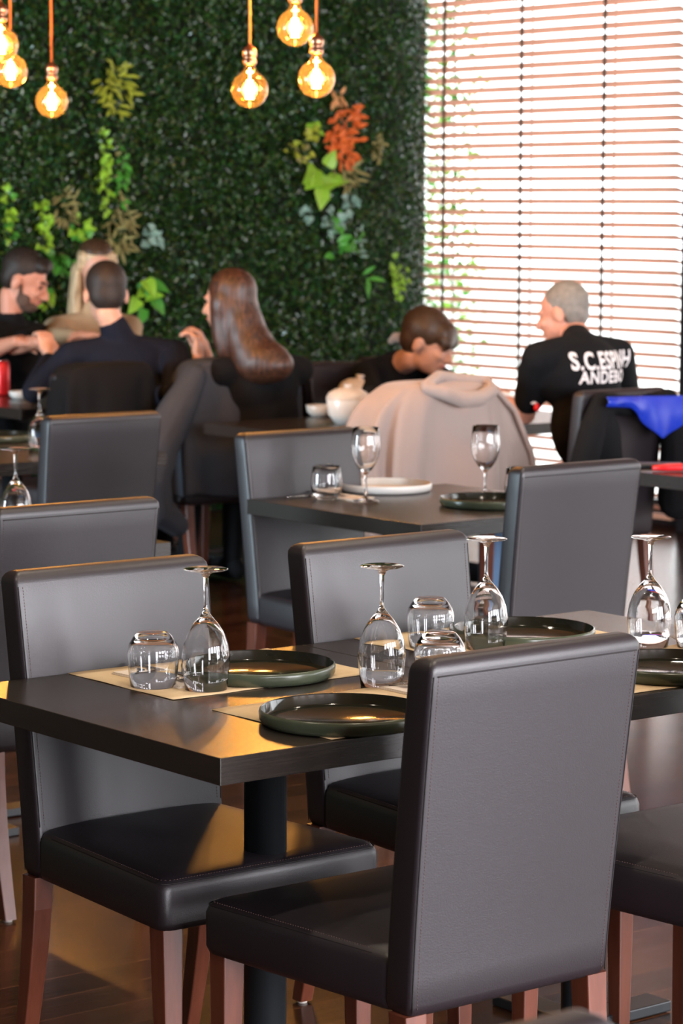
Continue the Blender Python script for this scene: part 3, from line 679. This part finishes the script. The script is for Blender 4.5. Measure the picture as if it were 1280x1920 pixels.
# ------------------------------------------------------------------ garments over chair backs
def drape(name, m, u, v, z, profile, folds=7, amp=.012, label='', cat='jacket', facing=1, extra=None):
    """profile: list of (height below top, half width left, half width right, front y, rear y)"""
    root = empty(name, (u, v, 0)); tag(root, label, cat)
    rings = []; n = 64
    for k, (dz, wl, wr_, yf, yb_) in enumerate(profile):
        rg = []; g = min(1, dz/.25)
        for i in range(n):
            a = 2*PI*i/n; c, s_ = math.cos(a), math.sin(a)
            x = (wr_ if c > 0 else -wl)*abs(c)**.6; y = (yf+yb_)/2+(1 if s_ > 0 else -1)*abs(s_)**.6*(yf-yb_)/2
            f = amp*g*(math.sin(a*folds+k*.18)+.6*math.sin(a*(folds*1.7)+2+k*.1))
            rg.append((x+f*c, y+f*s_*1.4, z-dz+.006*math.sin(a*5+1)*g))
        rings.append(rg)
    b = MB().rings(rings, cap0=True, cap1=False)
    o = b.build('shell', m, root, solid=.006, sub=1)
    return root
# beige hoodie
hr = drape('hoodie', M['beige_cloth'], 6.402, 7.57, .972,
      [(0, .10, .12, .03, -.10), (.002, .17, .17, .05, -.12), (.010, .215, .205, .06, -.135), (.03, .245, .25, .065, -.15), (.06, .30, .29, .07, -.16), (.10, .335, .325, .075, -.165), (.17, .36, .36, .08, -.165), (.25, .37, .395, .085, -.165), (.35, .37, .42, .09, -.165), (.45, .36, .44, .09, -.16), (.55, .35, .44, .09, -.155)],
      label='beige fleece hoodie draped over a chair back beside the white bowls', cat='hoodie', amp=.024, folds=9)
hb_ = MB()
hb_.chain([(-.13, -.15, .955), (-.07, -.19, .940), (.0, -.205, .915), (.08, -.20, .915), (.16, -.17, .935), (.19, -.12, .965)], [.022, .030, .032, .030, .028, .02])
hb_.chain([(-.13, -.14, .965), (-.03, -.10, .995), (.05, -.08, .985), (.19, -.11, .972)], [.02, .022, .022, .018])
hb_.chain([(.19, -.15, .95), (.28, -.17, .86), (.36, -.175, .70), (.40, -.17, .56)], [.012, .011, .012, .012])
hb_.build('hood', M['beige_cloth'], hr, remesh=.006)
# charcoal jacket on the girl's chair, left sleeve hanging outwards
jr = drape('jacket', M['charcoal_cloth'], 6.57, 9.03, .985,
      [(0, .12, .16, .03, -.10), (.002, .19, .22, .05, -.12), (.012, .24, .26, .06, -.135), (.04, .27, .285, .065, -.145), (.09, .30, .30, .07, -.15), (.16, .315, .305, .08, -.155), (.25, .32, .31, .09, -.155), (.36, .32, .31, .09, -.155), (.46, .31, .30, .09, -.15), (.56, .30, .29, .08, -.14)],
      label='charcoal jacket draped over the chair of the long-haired girl', amp=.012)
MB().chain([(-.27, -.13, .925), (-.36, -.14, .80), (-.46, -.15, .66), (-.50, -.15, .52), (-.46, -.13, .40), (-.34, -.10, .32)], [.05, .075, .085, .08, .07, .05]).build('sleeve', M['charcoal_cloth'], jr, remesh=.010)
drape('coat', M['black_cloth'], 6.05, 9.17, .975,  # black cloth shape that makes this chair back read black
      [(0, .12, .10, .03, -.10), (.002, .19, .14, .05, -.12), (.012, .23, .155, .06, -.135), (.04, .26, .165, .065, -.145), (.09, .27, .17, .07, -.15), (.16, .27, .17, .08, -.15), (.25, .27, .17, .09, -.15), (.36, .27, .17, .09, -.15), (.46, .27, .17, .09, -.145), (.60, .26, .17, .08, -.14)],
      label='black drape over the chair of the man in the navy sweater', cat='coat', amp=.012)
# black jacket with a blue satin lining on the grey-haired man's chair
kr = empty('jacket', (7.012, 7.215, 0)); tag(kr, 'black jacket with royal blue lining hung on the chair of the grey-haired man', 'jacket')
kb = MB()
kb.chain([(-.155, -.085, .90), (-.22, -.11, .80), (-.27, -.12, .66), (-.31, -.12, .52)], [.035, .05, .055, .06])
kb.chain([(-.15, -.075, .905), (-.13, -.09, .80), (-.12, -.09, .68), (-.11, -.09, .55)], [.028, .055, .06, .06])
kb.chain([(-.15, -.085, .91), (-.05, -.095, .885), (.08, -.10, .875), (.2, -.085, .90)], [.03, .04, .04, .035])
kb.chain([(.19, -.085, .90), (.24, -.10, .80), (.25, -.10, .68), (.24, -.10, .52)], [.04, .07, .08, .08])
kb.build('shell', M['black_cloth'], kr, remesh=.010)
lb = MB(); nx, nz = 26, 12; V_ = []; Fq = []
for i in range(nx+1):
    t = i/nx; x = -.20+.495*t
    drop = .035+.115*max(0, 1-abs(t-.60)/.33)**.9+.025*t
    for j in range(nz+1):
        s = j/nz; V_.append((x, -.156-.010*math.sin(t*26)*s-.006*math.sin(t*9+1)-.012*math.sin(PI*s), .925-.012*t-drop*s))
for i in range(nx):
    for j in range(nz): a = i*(nz+1)+j; Fq.append((a, a+1, a+nz+2, a+nz+1))
lb.add(V_, Fq); lb.build('lining', M['blue_satin'], kr, solid=.004, sub=1)

# ------------------------------------------------------------------ people
def frame(o, yaw): return Matrix.Translation(Vector(o)) @ Matrix.Rotation(yaw, 4, 'Z')
def head_m(c, yaw, pitch=0, roll=0, s=1.0):
    return Matrix.Translation(Vector(c)) @ Matrix.Rotation(yaw, 4, 'Z') @ Matrix.Rotation(roll, 4, 'Y') @ Matrix.Rotation(-pitch, 4, 'X') @ Matrix.Scale(s, 4)
class PB(MB):
    def m(s, mx): s.mx = mx; return s
    def e(s, c, r, ry=0, rx=0):
        t = MB().ell((0, 0, 0), r, seg=18); t.xf(s.mx @ Matrix.Translation(Vector(c)) @ Matrix.Rotation(ry, 4, 'Y') @ Matrix.Rotation(rx, 4, 'X')); s.add(t.v, t.f); return s
    def c(s, *a):
        t = MB().chain(*a); t.xf(s.mx); s.add(t.v, t.f); return s
def head_shape(b, hm, beard=False):
    b.m(hm)
    b.e((0, -.012, .028), (.074, .094, .088)).e((0, .030, -.030), (.058, .062, .080)).e((0, .050, -.078), (.036, .038, .030)).e((0, .02, -.06), (.055, .055, .045))
    b.c([(0, .088, .008), (0, .106, -.018), (0, .112, -.030)], [.009, .012, .013]); b.e((0, .100, -.034), (.018, .012, .009))
    b.e((0, .078, .022), (.046, .018, .012)); b.e((.030, .070, -.022), (.022, .022, .020)); b.e((-.030, .070, -.022), (.022, .022, .020))
    b.e((0, .084, -.060), (.024, .014, .012))
    for sx in (-1, 1): b.e((sx*.077, -.008, -.008), (.010, .020, .032), rx=-.2)
def face_parts(hm, body, lipm='lips'):
    for sx in (-1, 1):
        PB().m(hm).e((sx*.030, .083, .004), (.014, .008, .005)).build('eye', M['eye'], body)
        PB().m(hm).c([(sx*.014, .095, .024), (sx*.032, .092, .030), (sx*.048, .080, .026)], [.004, .0045, .003]).build('eyebrow', M['dark_hair'], body)
    PB().m(hm).c([(-.020, .090, -.058), (0, .097, -.056), (.020, .090, -.058)], [.004, .006, .004]).build('lips', M[lipm], body)
def hand(b, mx, curl=.9, side=1, s=1.0):
    """hand in mx: wrist at origin, fingers along +y, palm facing -z, thumb to side*x"""
    b.m(mx @ Matrix.Scale(s, 4))
    b.c([(0, 0, 0), (0, .035, 0)], [.024, .026]); b.e((0, .055, 0), (.042, .045, .016))
    for i, (x, l) in enumerate(((-.030, .78), (-.010, .95), (.011, 1.0), (.031, .88))):
        x = x*-side; p = Vector((x, .088, 0)); a = 0; pts = [p.copy()]
        for seg in (.040, .026, .020):
            a += curl*.62; p = p+Vector((0, math.cos(a), -math.sin(a)))*seg*l; pts.append(p.copy())
        b.c(pts, [.0095, .009, .008, .007])
    b.c([(side*.030, .02, -.004), (side*.055, .045, -.018), (side*.050, .075, -.030), (side*.038, .095, -.038)], [.013, .012, .010, .008])
def align(p, d, up=(0, 0, 1)):
    """matrix at p whose +y is d and whose +z is near up"""
    y = Vector(d).normalized(); z = Vector(up); x = y.cross(z).normalized(); z = x.cross(y)
    m_ = Matrix((x, y, z)).transposed().to_4x4(); m_.translation = Vector(p); return m_

def person(hips, yaw, head, hyaw, hpitch, label, shirt, hair, skin='skin', hroll=0, hs=1.0, arms=(), sleeve=1.0, trousers='denim', chest=None, shw=.20, face=True, hairf=None, bust=1.0, drop=.0, neckline=.0, belly=.125):
    """all arms in world coordinates: (side, elbow, wrist, hand direction, curl)"""
    root = empty('person', (hips[0], hips[1], 0)); inv = Matrix.Translation((-hips[0], -hips[1], 0))
    tag(root, label, 'person')
    B = PB(); S = PB(); fr = frame(hips, yaw)
    hm = inv @ head_m(head, hyaw, hpitch, hroll, hs); fr = inv @ fr
    head_shape(B, hm)
    hv = inv @ Vector(head); hipv = inv @ Vector(hips)
    fwd = fr.to_3x3() @ Vector((0, 1, 0)); rt = fr.to_3x3() @ Vector((1, 0, 0))
    nb = hm @ Vector((0, -.030, -.075))
    sh = chest if chest else None
    shc = (inv @ Vector(chest)) if chest else hipv.lerp(hv, .72)-fwd*.02
    ident = Matrix.Identity(4)
    B.m(ident).c([nb, nb.lerp(shc, .55), shc], [.053, .055, .070]); B.c([shc, hipv.lerp(shc, .5), hipv], [.07, .08, .08])
    shl, shr = shc-rt*shw-Vector((0, 0, .025+drop)), shc+rt*shw-Vector((0, 0, .025+drop))
    S.m(ident)
    mid = hipv.lerp(shc, .5)-fwd*.015
    rot = Matrix((rt, fwd, Vector((0, 0, 1)))).transposed()
    def se(c, r): t = MB().ell((0, 0, 0), r, seg=20); t.xf(Matrix.Translation(c) @ rot.to_4x4()); S.add(t.v, t.f)
    se(shc-Vector((0, 0, .09)), (shw*.93, .112*bust, .15)); se(mid, (shw*.84, .118, .20)); se(hipv+Vector((0, 0, .03)), (shw*.85, belly, .13))
    S.c([shl, shc+Vector((0, 0, .005)), shr], [.062, .062, .062]); S.c([shc, shc+(nb-shc)*(.42+neckline)], [.075, .062])
    for side, el, wr_, hd, curl in arms:
        s0 = shl if side < 0 else shr; e_ = inv @ Vector(el); w_ = inv @ Vector(wr_)
        B.m(ident).c([s0, e_], [.046, .038]); B.c([e_, e_.lerp(w_, .35), w_], [.038, .040, .026])
        hand(B, align(w_, Vector(hd)), curl, side=-1 if side > 0 else 1)
        S.m(ident)
        if sleeve >= 1: S.c([s0, s0.lerp(e_, .5), e_], [.062, .056, .050]); S.c([e_, e_.lerp(w_, .5), e_.lerp(w_, .93)], [.050, .045, .037])
        else: S.c([s0, s0.lerp(e_, sleeve)], [.062, .060])
    for side in (-1, 1):
        if side not in [a[0] for a in arms]:
            s0 = shl if side < 0 else shr; e_ = s0+fwd*.08-Vector((0, 0, .27)); w_ = e_+fwd*.22+Vector((0, 0, .02))
            B.m(ident).c([s0, e_, w_], [.046, .038, .026]); hand(B, align(w_, fwd), .6, side=-side)
            S.m(ident).c([s0, e_], [.062, .052])
            if sleeve >= 1: S.c([e_, e_.lerp(w_, .93)], [.050, .037])
    Tt = PB().m(ident)
    for side in (-1, 1):
        a = hipv+rt*side*.09-Vector((0, 0, .02)); k = a+fwd*.42+rt*side*.02; k.z = .50; f_ = k+fwd*.03; f_.z = .09
        Tt.c([a, k], [.085, .062]); Tt.c([k, f_], [.060, .042])
        B.m(ident).c([k, f_], [.04, .03])
    body = B.build('body', M[skin], root, remesh=.0075, sm=2)
    Tt.build('trousers', M[trousers], root, remesh=.012)
    for side in (-1, 1):
        k = hipv+rt*side*.11+fwd*.45; k.z = .05
        PB().m(ident).c([k-fwd*.03, k+fwd*.10, k+fwd*.17-Vector((0, 0, .008))], [.048, .045, .034]).build('shoe', M['black_cloth'], root, remesh=.010)
    so = S.build('shirt', M[shirt], root, remesh=.010, sm=6)
    H = PB().m(hm)
    hairf(H); H.build('hair', M[hair], root, remesh=.008, sm=30 if 'auburn' in hair else 8)
    if face: face_parts(hm, body)
    return root, hm, body, so

def yaw_of(d): return math.atan2(-d[0], d[1])
VD = Vector((math.sin(R(YAW)), math.cos(R(YAW)), 0)); RD = Vector((math.cos(R(YAW)), -math.sin(R(YAW)), 0))   # away from and across the room's long view
def pw(px, py, d, dz=0): p = atd(px, py, d); return Vector((p.x, p.y, p.z+dz))
def short(H):
    H.e((0, -.026, .044), (.081, .094, .086)).e((0, -.050, .0), (.074, .060, .075)).e((0, .045, .088), (.058, .040, .032))
# bearded man in black, left
hd = pw(45, 527, 12.35); d = Vector((.30, -.80, 0))
el = pw(-25, 660, 12.2); wr = pw(52, 640, 12.0)
def man_hair(H):
    H.e((0, -.022, .050), (.080, .092, .084)).e((0, -.048, .008), (.076, .055, .070)).e((.0, .055, .092), (.060, .038, .030)).e((.03, .07, .085), (.035, .025, .024))
r_, hm, bd, so = person((hd.x-.02, hd.y+.16, .52), yaw_of(d), hd, yaw_of((.60, -.68, 0)), R(22), 'bearded dark-haired man in a black T-shirt reaching across the table at the left edge', 'black_cloth', 'dark_hair', skin='skin_ruddy', hs=1.13,
       arms=((-1, pw(25, 650, 12.15), pw(72, 640, 11.95), RD*1-Vector((0, 0, .55)), .7), (1, el, wr-RD*.05, RD-Vector((0, 0, .2)), .7)), sleeve=.62, chest=hd+Vector((-.03, .06, -.235)), hairf=man_hair, shw=.205)
PB().m(hm).e((0, .048, -.080), (.046, .046, .034)).e((.047, .036, -.062), (.013, .032, .032)).e((-.047, .036, -.062), (.013, .032, .032)).c([(.066, .012, -.008), (.056, .020, -.05)], [.007, .010]).c([(-.066, .012, -.008), (-.056, .020, -.05)], [.007, .010]).e((0, .088, -.044), (.026, .012, .006)).build('beard', M['beard'], bd, remesh=.006)
# woman in tan with long blond hair
hd = pw(180, 508, 12.9); d = Vector((-.12, -.95, 0))
def long_blond(H):
    H.e((0, -.026, .048), (.083, .094, .084)).e((0, -.055, -.02), (.080, .050, .10))
    for sx in (-1, 1): H.c([(sx*.070, .018, .072), (sx*.084, .012, .0), (sx*.088, .020, -.12), (sx*.080, .050, -.25)], [.018, .016, .026, .032])
    H.c([(-.05, -.06, -.02), (-.06, -.07, -.22)], [.05, .045]); H.c([(.05, -.06, -.02), (.06, -.07, -.22)], [.05, .045])
r_, hm, bd, so = person((hd.x+.02, hd.y+.10, .52), yaw_of(d), hd, yaw_of((-.32, -.8, 0)), R(18), 'woman with long fair hair in a tan jacket, facing us behind the man in navy', 'tan_cloth', 'blond_hair', hs=1.10,
       arms=((1, pw(100, 632, 12.5), pw(140, 632, 12.2), RD+Vector((0, 0, .2)), .8), (-1, pw(245, 640, 12.5), pw(185, 635, 12.2), -RD+Vector((0, 0, .2)), .9)), sleeve=1.0, chest=hd+Vector((0, .03, -.25)), hairf=long_blond, shw=.20)
PB().m(hm).e((0, -.028, .074), (.076, .086, .064)).build('hair_crown', M['brown_hair'], r_, remesh=.008)
# man in the navy sweater seen from behind
hd = pw(198, 553, 11.3); d = VD*.9-RD*.28
r_, hm, bd, so = person((hd.x+.04, hd.y-.10, .52), yaw_of(d), hd, yaw_of(VD-RD*.22), R(12), 'short-haired man in a navy sweater seen from behind, elbow on the table', 'navy_cloth', 'dark_hair', hs=1.10, face=False,
       neckline=.22, arms=((-1, pw(62, 735, 11.25), pw(92, 672, 11.5), -RD*.1+Vector((.1, .2, 1)), 1.1), (1, pw(325, 735, 11.0), pw(300, 745, 11.5), VD, .6)), sleeve=1.0, chest=hd+Vector((.05, -.06, -.225)), hairf=short, shw=.225, belly=.15)
# long-haired girl
hd = pw(428, 566, 11.05); d = VD*.55-RD*.84
def long_auburn(H):
    H.e((0, -.024, .042), (.086, .100, .090)).e((0, -.050, -.06), (.088, .072, .16)).e((0, -.075, -.14), (.094, .070, .15)).e((0, -.100, -.20), (.100, .085, .12)).e((0, -.130, -.235), (.100, .12, .09)).e((0, -.17, -.25), (.085, .10, .07))
    H.e((.076, -.01, -.01), (.026, .045, .055)).e((-.076, -.01, -.01), (.026, .045, .055)).e((.062, .0, -.10), (.032, .050, .18)).e((-.060, .0, -.08), (.034, .045, .15)).e((.055, -.03, -.20), (.045, .07, .13))
gh = pw(366, 645, 11.25)
r_, hm, bd, so = person((hd.x+.14, hd.y-.05, .52), yaw_of(VD*.8-RD*.5), hd, yaw_of(d), R(5), 'girl with very long auburn hair seen from behind in profile, hands raised before her mouth', 'black_cloth', 'auburn_hair', hs=1.08, trousers='black_cloth',
       arms=((-1, pw(372, 715, 11.3), pw(372, 672, 11.3), Vector((0, 0, 1))-RD*.1, 1.3), (1, pw(400, 735, 11.5), pw(385, 660, 11.45), Vector((0, 0, 1))-RD*.3, 1.3)), sleeve=.95, chest=hd+RD*.13+Vector((0, 0, -.26)), hairf=long_auburn, shw=.19)
# boy eating
hd = pw(800, 642, 11.5); d = -VD*.35+RD*.94
def mop(H):
    H.e((0, -.020, .046), (.088, .100, .088)).e((0, .055, .060), (.070, .045, .045)).e((0, -.05, .0), (.080, .058, .068)).e((.03, .085, .035), (.040, .022, .034)).e((-.03, .085, .035), (.040, .022, .034))
bhips = Vector((hd.x-.05, hd.y+.36, .52))
r_, hm, bd, so = person(bhips, yaw_of(Vector((.15, -1, 0))), hd, yaw_of(d), R(22), 'boy with a brown fringe in a black top bending over his food', 'black_cloth', 'brown_hair', hs=1.14,
       arms=((-1, pw(882, 735, 11.3), pw(868, 712, 11.1), -RD+Vector((0, 0, .1)), .9), (1, pw(700, 745, 11.2), pw(690, 752, 10.9), RD-VD*.4, .6)), sleeve=1.0, chest=pw(738, 688, 11.7), hairf=mop, shw=.185)
PB().m(Matrix.Translation((-bhips.x, -bhips.y, 0))).c([pw(733, 640, 11.75), pw(742, 632, 11.7), pw(756, 634, 11.65), pw(762, 650, 11.6)], [.016, .022, .024, .02]).build('hood_lining', M['beige_cloth'], so, remesh=.006)
fk = fork_mesh().build('fork', M['steel']); a_ = pw(868, 706, 11.08); b_ = pw(822, 700, 11.35); fk.matrix_world = align((a_+b_)/2, b_-a_) @ Matrix.Scale(1.0, 4); tag(fk, 'fork held by the boy at his mouth', 'fork')
# grey-haired man
hd = pw(1055, 588, 10.35)
def crop(H): H.e((0, -.024, .040), (.079, .094, .086)).e((0, -.048, .0), (.074, .058, .070))
mh = Vector((hd.x-.02, hd.y-.22, .52))
r_, hm, bd, so = person(mh, yaw_of(Vector((-.02, 1, 0))), hd, yaw_of(VD*.42-RD*.9), R(14), 'grey-haired man in a black printed polo shirt, his back to us at the window', 'black_cloth', 'grey_hair', skin='skin_ruddy', hs=.99,
       arms=((-1, pw(985, 778, 10.3), pw(930, 735, 10.75), -RD*.6+Vector((0, 0, .5)), .9), (1, pw(1180, 800, 10.9), pw(1100, 790, 11.1), VD-RD, .6)), sleeve=.72, chest=pw(1085, 655, 10.2), hairf=crop, shw=.215, face=False, belly=.14, bust=1.15, neckline=.1)
iv = Matrix.Translation((-mh.x, -mh.y, 0))
shl = pw(1015, 700, 10.2)
PB().m(iv).c([pw(942, 737, 10.28), pw(975, 745, 10.20), pw(1004, 757, 10.16)], [.007, .007, .007]).build('sleeve_trim', M['white_print'], so)
PB().m(iv).e(pw(1006, 764, 10.15), (.012, .012, .016)).build('sleeve_tag', M['red_plastic'], so)
PB().m(iv).c([hd+Vector((-.055, -.05, -.135)), hd+Vector((0, -.085, -.125)), hd+Vector((.06, -.06, -.14))], [.022, .026, .022]).build('collar', M['black_cloth'], so, remesh=.006)
# print on the back of the shirt
def lettering(txt, px, py, size, d, cond=.72):
    cu = bpy.data.curves.new('lettering', 'FONT'); cu.body = txt; cu.size = size; cu.align_x = 'LEFT'; cu.offset = size*.030; cu.resolution_u = 3; cu.space_character = 1.08
    o = bpy.data.objects.new('tmp', cu); col.objects.link(o); bpy.context.view_layer.update()
    dg = bpy.context.evaluated_depsgraph_get(); me = bpy.data.meshes.new_from_object(o.evaluated_get(dg)); bpy.data.objects.remove(o)
    bm = bmesh.new(); bm.from_mesh(me); bmesh.ops.scale(bm, vec=(cond, 1, 1), verts=bm.verts)
    bmesh.ops.triangulate(bm, faces=bm.faces); bmesh.ops.subdivide_edges(bm, edges=[e for e in bm.edges if e.calc_length() > size*.18], cuts=2, use_grid_fill=False); bm.to_mesh(me); bm.free()
    me.name = 'lettering'; me.materials.clear(); me.materials.append(M['white_print'])
    n = bpy.data.objects.new('lettering', me); col.objects.link(n); n.parent = so
    x = Vector((1, .0, .0)).normalized(); p = iv @ pw(px, py, d); upv = Vector((.0, 0, 1)).normalized()
    mt = Matrix((x, upv, Vector((0, -1, 0)))).transposed().to_4x4(); mt.translation = p; n.matrix_local = mt
    q = n.modifiers.new('wrap', 'SHRINKWRAP'); q.target = so; q.wrap_method = 'PROJECT'; q.use_project_z = True; q.use_negative_direction = True; q.use_positive_direction = False; q.offset = .004; q.project_limit = .35
    return n
lettering('S.C.ESPINH', 1163, 700, .090, 9.85, .74)
lettering('ANDEBO', 1184, 727, .064, 9.85, .92)

# ------------------------------------------------------------------ invented ceiling lamps added to brighten the tabletops (above the picture)
for i, (x, y) in enumerate(((2.9, 3.0), (4.4, 3.9), (3.4, 4.9), (5.2, 5.2), (1.6, 3.9), (6.9, 7.2))):
    rt_ = empty('added_fill_lamp', (x, y, ZC)); tag(rt_, ('first', 'second', 'third', 'fourth', 'fifth', 'sixth')[i]+' round added fill lamp at the wooden ceiling above the tables', 'lamp', 'added ceiling fill lamps')
    MB().lathe([(.055, 0), (.075, 0), (.075, -.006), (.058, -.008), (.055, -.002)], 28).build('trim_ring', M['pole'], rt_)
    l = bpy.data.lights.new('added_fill_light', 'AREA'); l.shape = 'DISK'; l.size = .10; l.energy = 9; l.color = (1.0, .86, .68); l.spread = R(110)
    lo = bpy.data.objects.new('added_fill_light', l); lo.location = (0, 0, -.004); lo.parent = rt_; col.objects.link(lo)
